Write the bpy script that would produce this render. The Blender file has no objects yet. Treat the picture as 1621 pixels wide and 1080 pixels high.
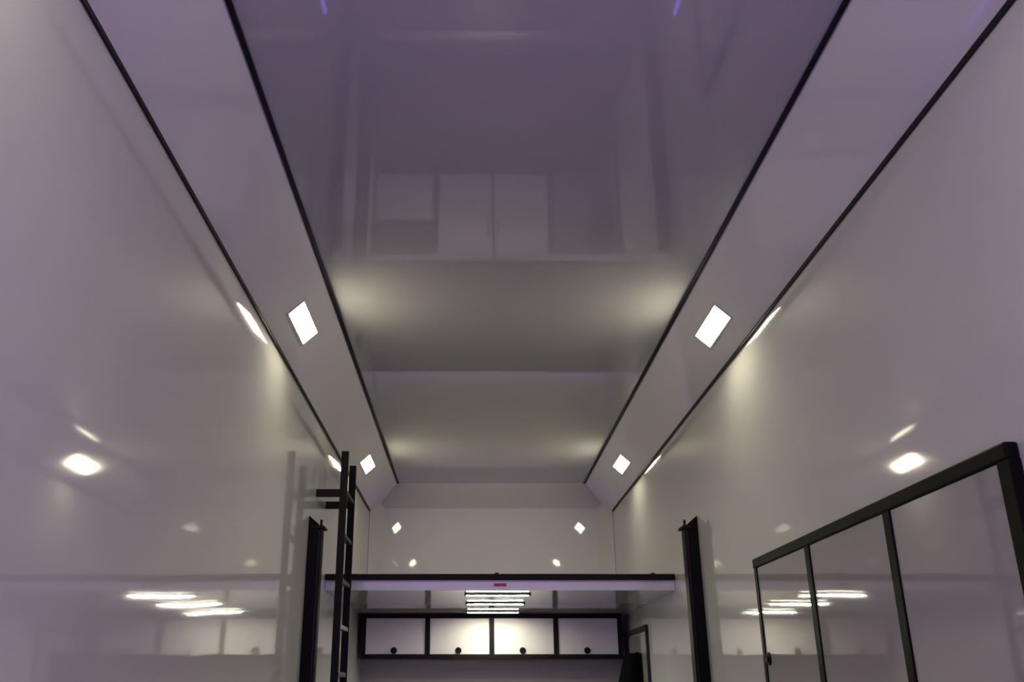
import bpy, bmesh, math, random
from mathutils import Vector
random.seed(3)
S = bpy.context.scene
C = S.collection

# ------------------------------------------------------------------ camera, world, exposure
H = 1.35                                   # eye height above the floor
F = 1456.0                                 # focal length in pixels of a 1621 wide frame
cam = bpy.data.cameras.new('camera'); co = bpy.data.objects.new('camera', cam); C.objects.link(co)
cam.sensor_width = 36.0; cam.lens = 36.0*F/1621.0
cam.shift_x = (810.5-746.0)/1621.0
co.location = (0, 0, H)
co.rotation_euler = (math.radians(90)+math.atan2(555.0, F), 0, 0)
cam.clip_start = 0.02
S.camera = co

w = bpy.data.worlds.new('world'); S.world = w; w.use_nodes = True
w.node_tree.nodes['Background'].inputs['Color'].default_value = (0.385, 0.22, 0.74, 1)
w.node_tree.nodes['Background'].inputs['Strength'].default_value = 3.7
S.view_settings.view_transform = 'Standard'; S.view_settings.look = 'None'
S.view_settings.gamma = 1.0; S.view_settings.use_curve_mapping = False
S.view_settings.exposure = 0.0

LAMP_E = 72.0          # square cove lamps
LED_E = 215.0           # strips under the deck
BLUE_E = 4.5           # violet strips low on the walls
LAMP_C = (1.0, 0.92, 0.63)
LED_C = (1.0, 0.94, 0.74)
BLUE_C = (0.16, 0.08, 1.0)

# ------------------------------------------------------------------ materials
def mat(name, col, rough=0.4, metal=0.0, bump=0.0, bscale=2.0, spec=0.5, coat=0.0, bdist=0.01, mott=0.0, ior=1.5, stretch=(1,1,1)):
    m = bpy.data.materials.new(name); m.use_nodes = True
    nt = m.node_tree; b = nt.nodes['Principled BSDF']
    b.inputs['Base Color'].default_value = (*col, 1)
    b.inputs['Roughness'].default_value = rough
    b.inputs['Metallic'].default_value = metal
    b.inputs['IOR'].default_value = ior
    b.inputs['Specular IOR Level'].default_value = spec
    b.inputs['Coat Weight'].default_value = coat
    b.inputs['Coat Roughness'].default_value = 0.02
    tc = nt.nodes.new('ShaderNodeTexCoord')
    mp = nt.nodes.new('ShaderNodeMapping'); mp.inputs['Scale'].default_value = stretch
    nt.links.new(tc.outputs['Object'], mp.inputs['Vector'])
    if bump > 0:
        n = nt.nodes.new('ShaderNodeTexNoise'); n.inputs['Scale'].default_value = bscale; n.inputs['Detail'].default_value = 1.0
        bp = nt.nodes.new('ShaderNodeBump'); bp.inputs['Strength'].default_value = bump; bp.inputs['Distance'].default_value = bdist
        nt.links.new(mp.outputs['Vector'], n.inputs['Vector'])
        nt.links.new(n.outputs['Fac'], bp.inputs['Height'])
        nt.links.new(bp.outputs['Normal'], b.inputs['Normal'])
        nt.links.new(bp.outputs['Normal'], b.inputs['Coat Normal'])
    # faint mottling, so that no surface is one dead flat value
    n2 = nt.nodes.new('ShaderNodeTexNoise'); n2.inputs['Scale'].default_value = 9.0; n2.inputs['Detail'].default_value = 3.0
    nt.links.new(mp.outputs['Vector'], n2.inputs['Vector'])
    mx = nt.nodes.new('ShaderNodeMix'); mx.data_type = 'RGBA'
    k = 1.0-max(mott, 0.02)
    mx.inputs['A'].default_value = (*col, 1); mx.inputs['B'].default_value = (col[0]*k, col[1]*k, col[2]*k, 1)
    nt.links.new(n2.outputs['Fac'], mx.inputs['Factor'])
    nt.links.new(mx.outputs['Result'], b.inputs['Base Color'])
    return m

def emit(name, col, e):
    m = bpy.data.materials.new(name); m.use_nodes = True
    b = m.node_tree.nodes['Principled BSDF']
    b.inputs['Base Color'].default_value = (0.8, 0.8, 0.8, 1)
    b.inputs['Emission Color'].default_value = (*col, 1)
    b.inputs['Emission Strength'].default_value = e
    return m

WHITE = (0.60, 0.60, 0.60)
M = dict(
    panel=mat('glossy_white_panel', WHITE, 0.05, bump=1.0, bscale=1.3, bdist=0.003, coat=0.3, stretch=(1, .8, 1.2)),
    cove=mat('glossy_white_cove', (0.68, 0.675, 0.70), 0.07, bump=1.0, bscale=1.1, bdist=0.0012, coat=0.2),
    ceil=mat('glossy_white_ceiling', (0.475, 0.475, 0.49), 0.04, bump=1.0, bscale=0.9, bdist=0.0012, coat=0.4),
    rear=mat('glossy_white_end_wall', (0.58, 0.59, 0.51), 0.035, spec=0.3, bump=1.0, bscale=1.2, bdist=0.001),
    white=mat('white_laminate_door', (0.62, 0.61, 0.62), 0.25),
    cup=mat('white_cupboard_door', (0.60, 0.59, 0.56), 0.2, spec=.25),
    bulk=mat('grey_bulkhead_panel', (0.38, 0.37, 0.33), 0.35, spec=0.15, bump=1.0, bscale=1.2, bdist=0.001),
    tread=mat('dark_deck_tread', (0.07, 0.068, 0.06), 0.22, bump=0.3, bscale=90, bdist=.001),
    deck=mat('white_deck_underside', (0.62, 0.62, 0.62), 0.05, bump=1.0, bscale=1.2, bdist=0.0006, coat=0.1),
    door=mat('white_cabinet_door', (0.38, 0.37, 0.37), 0.04, bump=1.0, bscale=1.6, bdist=0.0014, coat=0.5),
    black=mat('black_profile', (0.006, 0.006, 0.005), 0.5, spec=0.12),
    blackm=mat('black_steel', (0.004, 0.0045, 0.004), 0.5, spec=0.06),
    trim=mat('black_trim', (0.008, 0.007, 0.010), 0.5, spec=0.2),
    alu=mat('aluminium', (0.62, 0.62, 0.64), 0.28, metal=1.0, bump=0.2, bscale=60),
    dark=mat('dark_brown_frame', (0.022, 0.020, 0.018), 0.45, spec=0.2),
    alud=mat('dull_rung', (0.035, 0.037, 0.035), 0.5, spec=.3),
    floor=mat('grey_vinyl_floor', (0.085, 0.075, 0.115), 0.25, bump=0.2, bscale=120, bdist=0.001, mott=0.1),
    grey=mat('grey_front', (0.10, 0.095, 0.11), 0.3),
    top=mat('worktop', (0.30, 0.29, 0.31), 0.25, mott=0.2),
    cloth=mat('black_cloth', (0.003, 0.003, 0.0035), 0.9, bump=0.4, bscale=30, bdist=0.004, spec=0.05),
    red=mat('red_label', (0.50, 0.06, 0.04), 0.4),
    darkred=mat('label_lettering', (0.16, 0.03, 0.03), 0.5),
    lamp=emit('lamp_light', LAMP_C, LAMP_E), led=emit('led_light', LED_C, LED_E), blue=emit('violet_light', BLUE_C, BLUE_E),
    bezel=mat('lamp_bezel', (0.55, 0.54, 0.53), 0.4),
)

# ------------------------------------------------------------------ helpers (all z below are heights above the eye; P() adds H)
def P(x, y, z): return Vector((x, y, z+H))

def bx(bm, x0, x1, y0, y1, z0, z1, bev=0.0):
    r = bmesh.ops.create_cube(bm, size=1.0)
    for v in r['verts']:
        v.co = Vector(((x0+x1)/2+v.co.x*(x1-x0), (y0+y1)/2+v.co.y*(y1-y0), (z0+z1)/2+v.co.z*(z1-z0)+H))
    if bev > 0:
        es = list({e for v in r['verts'] for e in v.link_edges})
        bmesh.ops.bevel(bm, geom=es, offset=bev, segments=2, affect='EDGES', profile=0.5)

def slab(bm, pts, n):
    """polygon with thickness: pts are world points, n the thickness vector"""
    n = Vector(n)
    a = [bm.verts.new(p) for p in pts]; b = [bm.verts.new(Vector(p)+n) for p in pts]
    bm.faces.new(a); bm.faces.new(b[::-1])
    for i in range(len(a)):
        j = (i+1) % len(a)
        bm.faces.new((a[i], b[i], b[j], a[j]))
    bmesh.ops.recalc_face_normals(bm, faces=bm.faces)

def cyl(bm, c, axis, r, h, seg=24, r2=None):
    """cylinder from point c along axis for length h"""
    ax = Vector(axis).normalized(); u = ax.orthogonal().normalized(); v = ax.cross(u)
    r2 = r if r2 is None else r2
    a = []; b = []
    for i in range(seg):
        t = 2*math.pi*i/seg; d = u*math.cos(t)+v*math.sin(t)
        a.append(bm.verts.new(Vector(c)+d*r)); b.append(bm.verts.new(Vector(c)+ax*h+d*r2))
    bm.faces.new(a); bm.faces.new(b[::-1])
    for i in range(seg):
        j = (i+1) % seg
        bm.faces.new((a[i], b[i], b[j], a[j]))
    bmesh.ops.recalc_face_normals(bm, faces=bm.faces)

def obj(name, bm, m, parent=None, smooth=False):
    me = bpy.data.meshes.new(name); bm.to_mesh(me); bm.free(); me.materials.append(m)
    if smooth:
        for p in me.polygons: p.use_smooth = True
    o = bpy.data.objects.new(name, me); C.objects.link(o)
    if parent is not None:
        o.parent = parent; o.matrix_parent_inverse.identity()
        off = Vector((0, 0, 0)); q = parent
        while q is not None: off += q.location; q = q.parent
        for v in me.vertices: v.co -= off
    return o

def box(name, d, m, parent=None, bev=0.0):
    bm = bmesh.new(); bx(bm, *d, bev); return obj(name, bm, m, parent)

def boxes(name, ds, m, parent=None, bev=0.0):
    bm = bmesh.new()
    for d in ds: bx(bm, *d, bev)
    return obj(name, bm, m, parent)

def tag(o, label, cat, group=None):
    o['label'] = label; o['category'] = cat
    if group: o['group'] = group
    return o

def thing(name, loc, label, cat, group=None):
    o = bpy.data.objects.new(name, None); C.objects.link(o)
    o.location = loc; o.empty_display_size = 0.1
    return tag(o, label, cat, group)

def struct(o): o['kind'] = 'structure'; return o

# ------------------------------------------------------------------ setting: a long glossy white vehicle body
XL, XR, XC = -1.02, 1.42, 0.20
CL, CR = -0.743, 1.143            # ceiling edges
Z1, Z2, ZF = 1.70, 1.956, -1.35   # wall top, ceiling, floor
Y0 = -1.9                         # open rear end, behind the camera
YD, ZD0, ZD1 = 6.60, 0.658, 0.745   # deck front, underside, top
YB = 9.06                         # bulkhead under the deck
def mx(x): return 2*XC-x

struct(box('floor', (XL-.1, XR+.1, Y0, 9.6, ZF-.08, ZF), M['floor']))
struct(box('wall_left', (XL-.06, XL, Y0, 9.23, ZF, Z1), M['panel']))
struct(box('wall_right', (XR, XR+.06, Y0, 9.23, ZF, Z1), M['panel']))
struct(box('wall_bulkhead', (XL, XR, YB, YB+.05, ZF, ZD0), M['bulk']))
struct(box('ceiling', (CL, CR, Y0, 9.14, Z2, Z2+.05), M['ceil']))
for side, f in (('left', lambda x: x), ('right', mx)):
    bm = bmesh.new()
    s = 1 if side == 'right' else -1
    slab(bm, [P(f(CL), Y0, Z2), P(f(CL), 9.14, Z2), P(f(-.925), 9.325, 1.787), P(f(XL), 9.23, Z1), P(f(XL), Y0, Z1)], (s*.035, 0, .038))
    struct(obj('wall_cove_'+side, bm, M['cove']))
bm = bmesh.new()
slab(bm, [P(CL, 9.14, Z2), P(-.925, 9.325, 1.787), P(-.88, 9.37, 1.745), P(mx(-.88), 9.37, 1.745), P(mx(-.925), 9.325, 1.787), P(CR, 9.14, Z2)], (0, .035, .038))
slab(bm, [P(-.88, 9.37, 1.745), P(mx(-.88), 9.37, 1.745), P(mx(-.88), 9.37, .66), P(-.88, 9.37, .66)], (0, .05, 0))
for f, s in ((lambda x: x, -1), (mx, 1)):
    slab(bm, [P(f(XL), 9.23, Z1), P(f(-.925), 9.325, 1.787), P(f(-.88), 9.37, 1.745), P(f(-.88), 9.37, .66), P(f(XL), 9.23, .66)], (s*.04, .04, 0))
struct(obj('wall_back', bm, M['rear']))

# black joint profiles between wall, cove and ceiling, with a slim pale lip
def profile(n, x, z, dx, dz, y1, wd):
    """strip lying along Y at (x,z); (dx,dz) is its width direction"""
    L = math.hypot(dx, dz); dx, dz = dx/L*wd, dz/L*wd
    nx, nz = (-dz, dx)
    if nz > 0 : nx, nz = -nx, -nz
    k = .007/wd
    bm = bmesh.new()
    slab(bm, [P(x, Y0, z), P(x+dx, Y0, z+dz), P(x+dx, y1, z+dz), P(x, y1, z)], (nx*k, 0, nz*k))
    struct(obj('trim_%d' % n, bm, M['trim']))
profile(1, XL+.003, Z1-.018, 0.0001, 1, 9.22, .018)
profile(2, XR-.003, Z1-.018, -0.0001, 1, 9.22, .018)
profile(3, CL, Z2-.001, 1, 0, 9.13, .018)
profile(4, CR, Z2-.001, -1, 0, 9.13, .018)
# the vertical joint where side wall meets the angled corner
struct(box('trim_5', (XL, XL+.003, 9.222, 9.228, ZD1, Z1-.02), M['grey']))
struct(box('trim_6', (XR-.003, XR, 9.222, 9.228, ZD1, Z1-.02), M['grey']))
struct(boxes('trim_7', [(XL, XR, 6.38, 6.46, ZF, ZF+.012), (XL, XR, 6.455, 6.47, ZF, ZF+.03)], M['alu'], bev=.003))

# ------------------------------------------------------------------ cove lamps: two rows of four
def lamp(side, yc, label):
    f = (lambda x: x) if side < 0 else mx
    # plane of the cove: t runs from wall edge to ceiling edge
    a = Vector((f(XL), 0, Z1+H)); b = Vector((f(CL), 0, Z2+H))
    u = (b-a).normalized(); n = u.cross(Vector((0, 1, 0))); n = n if n.z < 0 else -n
    c = a+(b-a)*0.472; c.y = yc
    t = thing('cove_lamp', c, label, 'lamp', 'square lamps in the sloping panels')
    v = Vector((0, 1, 0)); hu, hv = .050, .214
    def quad(bm, p, q, d0, d1, eu=0, ev=0):
        pts = [c+u*p[0]+v*p[1]+n*d0, c+u*q[0]+v*p[1]+n*d0, c+u*q[0]+v*q[1]+n*d0, c+u*p[0]+v*q[1]+n*d0]
        slab(bm, pts, n*(d1-d0))
    bm = bmesh.new(); e = .012
    quad(bm, (-hu-e, -hv-e), (-hu, hv+e), 0, .006); quad(bm, (hu, -hv-e), (hu+e, hv+e), 0, .006)
    quad(bm, (-hu, -hv-e), (hu, -hv), 0, .006); quad(bm, (-hu, hv), (hu, hv+e), 0, .006)
    obj('bezel', bm, M['bezel'], t)
    bm = bmesh.new(); quad(bm, (-hu, -hv), (hu, hv), .0005, .004)
    obj('diffuser', bm, M['lamp'], t)
    return t
lamp(-1, 4.51, 'near square lamp glowing in the left sloping panel')
lamp(1, 4.56, 'near square lamp glowing in the right sloping panel')
lamp(-1, 7.74, 'far square lamp in the left sloping panel, behind the ladder top')
lamp(1, 7.74, 'far square lamp in the right sloping panel near the end wall')
lamp(-1, 1.26, 'lamp above the viewer in the left sloping panel, out of frame')
lamp(1, 1.26, 'lamp above the viewer in the right sloping panel, out of frame')

# ------------------------------------------------------------------ upper deck
d = thing('upper_deck', P(XC, YD, ZD0), 'white raised deck with a black front edge bar spanning both walls', 'platform')
box('deck_panel', (XL+.002, XR-.002, YD, 9.22, ZD0, ZD1-.006), M['deck'], d)
box('tread_surface', (XL+.002, XR-.002, YD+.02, 9.22, ZD1-.006, ZD1), M['tread'], d)
box('edge_bar', (XL+.002, XR-.002, YD-.03, YD+.02, .727, .767), M['black'], d, bev=.004)
for x in (.178, 1.27):
    bm = bmesh.new(); cyl(bm, P(x, YD-.005, .766), (0, 0, 1), .014, .010); obj('bar_stud', bm, M['black'], d)
lb = box('warning_label', (.157, .246, YD-.003, YD, .684, .706), M['red'], d); lb['label'] = 'small red label'
for i in range(6):
    if i != 3: box('lettering', (.162+i*.0136, .172+i*.0136, YD-.0036, YD-.003, .690, .700), M['darkred'], lb)

# LED strips below the deck
for y, nm, hw in ((6.84, 'front LED strip light under the deck, nearest the edge bar', .225), (7.55, 'middle LED strip light under the deck', .222), (8.36, 'rear LED strip light under the deck, closest to the overhead cupboards', .222)):
    t = thing('led_strip_light', P(.19, y, ZD0), nm, 'lamp', 'strip lights under the deck')
    boxes('housing', [(.19-hw-.01, .19+hw+.01, y-.022, y+.016, ZD0-.005, ZD0), (.19-hw-.01, .19+hw+.01, y-.022, y-.0185, ZD0-.0122, ZD0), (.19-hw-.01, .19+hw+.01, y+.012, y+.016, ZD0-.017, ZD0)], M['dark'], t)
    for a in (.19-hw-.014, .19+hw):
        box('end_cap', (a, a+.014, y-.022, y+.018, ZD0-.017, ZD0), M['dark'], t)
    box('tube', (.19-hw, .19+hw, y-.018, y+.010, ZD0-.0155, ZD0-.0055), M['led'], t, bev=.004)

# ------------------------------------------------------------------ overhead cupboards
YC = 8.62
XA, XB = -.985, 1.352
ZT, ZB_ = ZD0-.002, .268
t = thing('overhead_cabinet', P((XA+XB)/2, YC, ZB_), 'four-door white overhead cupboard with black frame under the deck', 'cabinet')
fw = .042
box('carcass', (XA+.002, XB-.002, YC+.02, YB-.002, ZB_+.002, ZT-.002), M['grey'], t)
div = [XA + fw/2 + i*(XB-XA-fw)/4 for i in range(5)]
box('top_rail', (XA, XB, YC-.012, YC+.02, ZT-.040, ZT), M['black'], t, bev=.003)
box('bottom_rail', (XA, XB, YC-.012, YC+.02, ZB_, ZB_+.040), M['black'], t, bev=.003)
for i, x in enumerate(div):
    box('stile', (x-fw/2, x+fw/2, YC-.010, YC+.02, ZB_+.038, ZT-.038), M['black'], t)
def latch_y(parent, x, y, z, r=.029):
    bm = bmesh.new(); cyl(bm, P(x, y, z), (0, -1, 0), r, .008, r2=r*.9); cyl(bm, P(x, y-.008, z), (0, -1, 0), r*.55, .006)
    l = obj('latch', bm, M['black'], parent); l['label'] = 'round black push latch'
for i in range(4):
    x0, x1 = div[i]+fw/2, div[i+1]-fw/2
    dd = box('door', (x0+.002, x1-.002, YC-.002, YC+.018, ZB_+.042, ZT-.042), M['cup'], t)
    latch_y(dd, (x0+x1)/2-.012, YC-.002, .340)

# ------------------------------------------------------------------ base units under the worktop (seen mirrored in the ceiling)
YU = 8.50
box_t = tag(box('worktop', (XL+.002, XR-.002, YU-.02, YB-.002, -.25, -.215), M['top'], None, bev=.004), 'long grey worktop across the end wall, mirrored faintly in the ceiling', 'worktop')
t = thing('base_cabinet', P(.235, YU, ZF), 'two-door white base cabinet mirrored in the middle of the ceiling', 'cabinet')
box('carcass', (-.36, .83, YU+.02, YB-.004, ZF, -.252), M['grey'], t)
for x0, x1, hx in ((-.335, .215, .18), (.245, .80, .28)):
    dd = box('door', (x0, x1, YU, YU+.02, ZF+.12, -.27), M['white'], t, bev=.003)
    box('handle', (hx-.012, hx+.012, YU-.02, YU, -.62, -.50), M['black'], dd)
t = thing('drawer_unit', P(1.09, YU, ZF), 'stack of slim drawers right of the two-door base cabinet, mirrored in the ceiling', 'drawers')
box('carcass', (.84, XR-.004, YU+.02, YB-.004, ZF, -.252), M['grey'], t)
for i in range(7):
    z = -.27-i*.145
    box('drawer', (.86, XR-.03, YU, YU+.02, z-.125, z), M['top'], t, bev=.003)
t = thing('appliance_unit', P(-.69, YU, ZF), 'base unit with a dark recess on top, left of the two-door base cabinet', 'cabinet')
box('carcass', (XL+.004, -.37, YU+.02, YB-.004, ZF, -.252), M['grey'], t)
box('dark_front', (XL+.02, -.40, YU, YU+.02, -.66, -.27), M['grey'], t)
box('door', (XL+.02, -.40, YU, YU+.02, ZF+.12, -.68), M['white'], t, bev=.003)

# ------------------------------------------------------------------ tall lockers let into the right wall
XS = 1.385
t = thing('wall_locker', P(XR, 3.47, ZF), 'white three-door wall cabinet with black frame on the right wall', 'cabinet')
ZL = .608
ya, yb = 2.325, 4.615
box('frame_top', (XS-.004, XR-.001, ya, yb, ZL-.045, ZL), M['blackm'], t, bev=.006)
box('frame_bottom', (XS, XR-.001, ya, yb, ZF+.02, ZF+.08), M['blackm'], t)
for y0, y1 in ((ya, ya+.06), (3.055, 3.11), (3.835, 3.89), (yb-.04, yb)):
    box('stile', (XS, XR-.001, y0, y1, ZF+.08, ZL-.043), M['blackm'], t, bev=.003)
for y0, y1, ly, lz in ((ya+.062, 3.053, 2.45, -.35), (3.112, 3.833, 3.20, -.35), (3.892, yb-.042, 4.535, .142)):
    dd = box('door', (XS+.006, XR-.002, y0, y1, ZF+.082, ZL-.046), M['door'], t)
    bm = bmesh.new(); cyl(bm, P(XS+.006, ly, lz), (-1, 0, 0), .030, .010, r2=.026); cyl(bm, P(XS-.004, ly, lz), (-1, 0, 0), .016, .006)
    obj('latch', bm, M['black'], dd)

# ------------------------------------------------------------------ lift posts
def post(side, label):
    f = (lambda x: x) if side < 0 else mx
    t = thing('lift_post', P(f(XL+.04), 5.84, ZF), label, 'post', 'black deck lift posts on the side walls')
    yf = 5.80
    def seg(name, xa, xb, y0, y1, z0, za, zb, m, b=0):
        # box whose top slopes from za at xa to zb at xb
        bm = bmesh.new()
        slab(bm, [P(f(xa), y0, z0), P(f(xb), y0, z0), P(f(xb), y0, zb), P(f(xa), y0, za)], (0, y1-y0, 0))
        return obj(name, bm, m, t)
    seg('channel', XL+.001, XL+.060, yf, yf+.11, ZF, 1.035, .985, M['blackm'])
    seg('guide_rail', XL+.067, XL+.084, yf+.012, yf+.095, ZF, .955, .950, M['black'])
    seg('web', XL+.058, XL+.069, yf+.045, yf+.065, ZF, .96, .96, M['blackm'])
    box('cap_plate', (min(f(XL+.02), f(XL+.102)), max(f(XL+.02), f(XL+.102)), yf-.004, yf+.112, .955, .970), M['black'], t, bev=.002)
    bm = bmesh.new(); cyl(bm, P(f(XL+.075), yf+.03, .968), (0, 0, 1), .008, .045, 12); cyl(bm, P(f(XL+.075), yf+.03, .968), (0, 0, 1), .013, .012, 6)
    obj('bolt', bm, M['black'], t)
    bm = bmesh.new(); cyl(bm, P(f(XL+.064), yf+.02, ZF+.01), (0, 0, 1), .0035, 2.29, 10)
    obj('rod', bm, M['alud'], t)
    return t
post(-1, 'black steel lift post on the left wall beside the ladder')
post(1, 'black steel lift post on the right wall')

# ------------------------------------------------------------------ ladder on the left
XLd = -.842; Y1, Y2 = 6.02, 6.445
t = thing('ladder', P(XLd, (Y1+Y2)/2, ZF), 'tall black ladder held off the left wall, reaching above the deck', 'ladder')
for y in (Y1, Y2):
    box('rail', (XLd-.024, XLd+.024, y-.012, y+.012, ZF, 1.503), M['black'], t, bev=.003)
z = .954+.285
while z > ZF+.1:
    bm = bmesh.new(); bx(bm, XLd-.018, XLd+.018, Y1+.012, Y2-.012, z-.014, z+.014, .004)
    for k in range(3): bx(bm, XLd-.014+k*.011, XLd-.008+k*.011, Y1+.013, Y2-.013, z+.013, z+.016)
    r = obj('rung', bm, M['alud'], t); r['label'] = 'dull grey ribbed rung'
    z -= .285
for zb in (1.222, -.6):
    for y in (Y1, Y2):
        box('wall_bracket', (XL, XLd-.024, y-.012, y+.012, zb-.025, zb+.025), M['black'], t, bev=.003)

# ------------------------------------------------------------------ side door on the right wall
dr = struct(boxes('door_1', [(XR-.026, XR, 7.72, 8.82, .462, .502), (XR-.026, XR, 7.72, 7.735, ZF, .462), (XR-.022, XR, 8.79, 8.82, ZF, .462)], M['dark'], bev=.002))
lf = struct(box('door_leaf', (XR-.012, XR-.001, 7.745, 8.78, ZF+.01, .440), M['door'], dr))
bm = bmesh.new(); bx(bm, XR-.05, XR-.012, 7.84, 7.86, -.36, -.33); bx(bm, XR-.055, XR-.04, 7.84, 7.97, -.36, -.335, .004)
struct(obj('door_handle', bm, M['black'], lf))

# ------------------------------------------------------------------ black bag by the side door
bm = bmesh.new()
rows = [(.300, 1.352, .00), (.296, 1.318, .00), (.26, 1.304, .01), (.10, 1.255, .02), (-.10, 1.215, .03), (-.40, 1.19, .03), (-.62, 1.20, .02), (-.66, 1.25, .0)]
prev = None; loops = []
for z, xf, g in rows:
    y0, y1 = 8.02-g, 8.44+g*.5
    ring = []
    xb = XR-.028
    n = 14
    for i in range(n+1):
        s = i/n; y = y0+(y1-y0)*s
        b = 1-abs(2*s-1)**5*.35
        fold = .006*math.sin(s*17+z*6)
        ring.append(bm.verts.new(P(xb-(xb-xf)*b+fold*b, y, z)))
    ring.append(bm.verts.new(P(xb, y1, z))); ring.append(bm.verts.new(P(xb, y0, z)))
    loops.append(ring)
for a, b in zip(loops, loops[1:]):
    for i in range(len(a)):
        j = (i+1) % len(a); bm.faces.new((a[i], a[j], b[j], b[i]))
bm.faces.new(loops[0]); bm.faces.new(loops[-1][::-1])
bmesh.ops.recalc_face_normals(bm, faces=bm.faces)
tb = thing('hanging_bag', P(1.36, 8.2, .3), 'bulky black cloth bag hanging in front of the side door frame', 'bag')
obj('bag_body', bm, M['cloth'], tb, smooth=True)
box('hanger_hook', (XR-.03, XR-.0125, 8.18, 8.22, .27, .31), M['black'], tb)

# ------------------------------------------------------------------ violet strips low on the side walls (mirrored as slivers at the top of the ceiling)
for side, nm in ((-1, 'left'), (1, 'right')):
    f = (lambda x: x) if side < 0 else mx
    t = thing('violet_strip_light', P(f(XL), 3.4, -.5), 'violet light strip low on the %s wall, mirrored at the top of the ceiling' % nm, 'lamp')
    a, b = sorted((f(XL), f(XL+.014)))
    box('channel', (a, b, 4.63, 5.18, -.520, -.512), M['alu'], t)
    box('diffuser', (a, b, 4.63, 5.18, -.511, -.499), M['blue'], t)
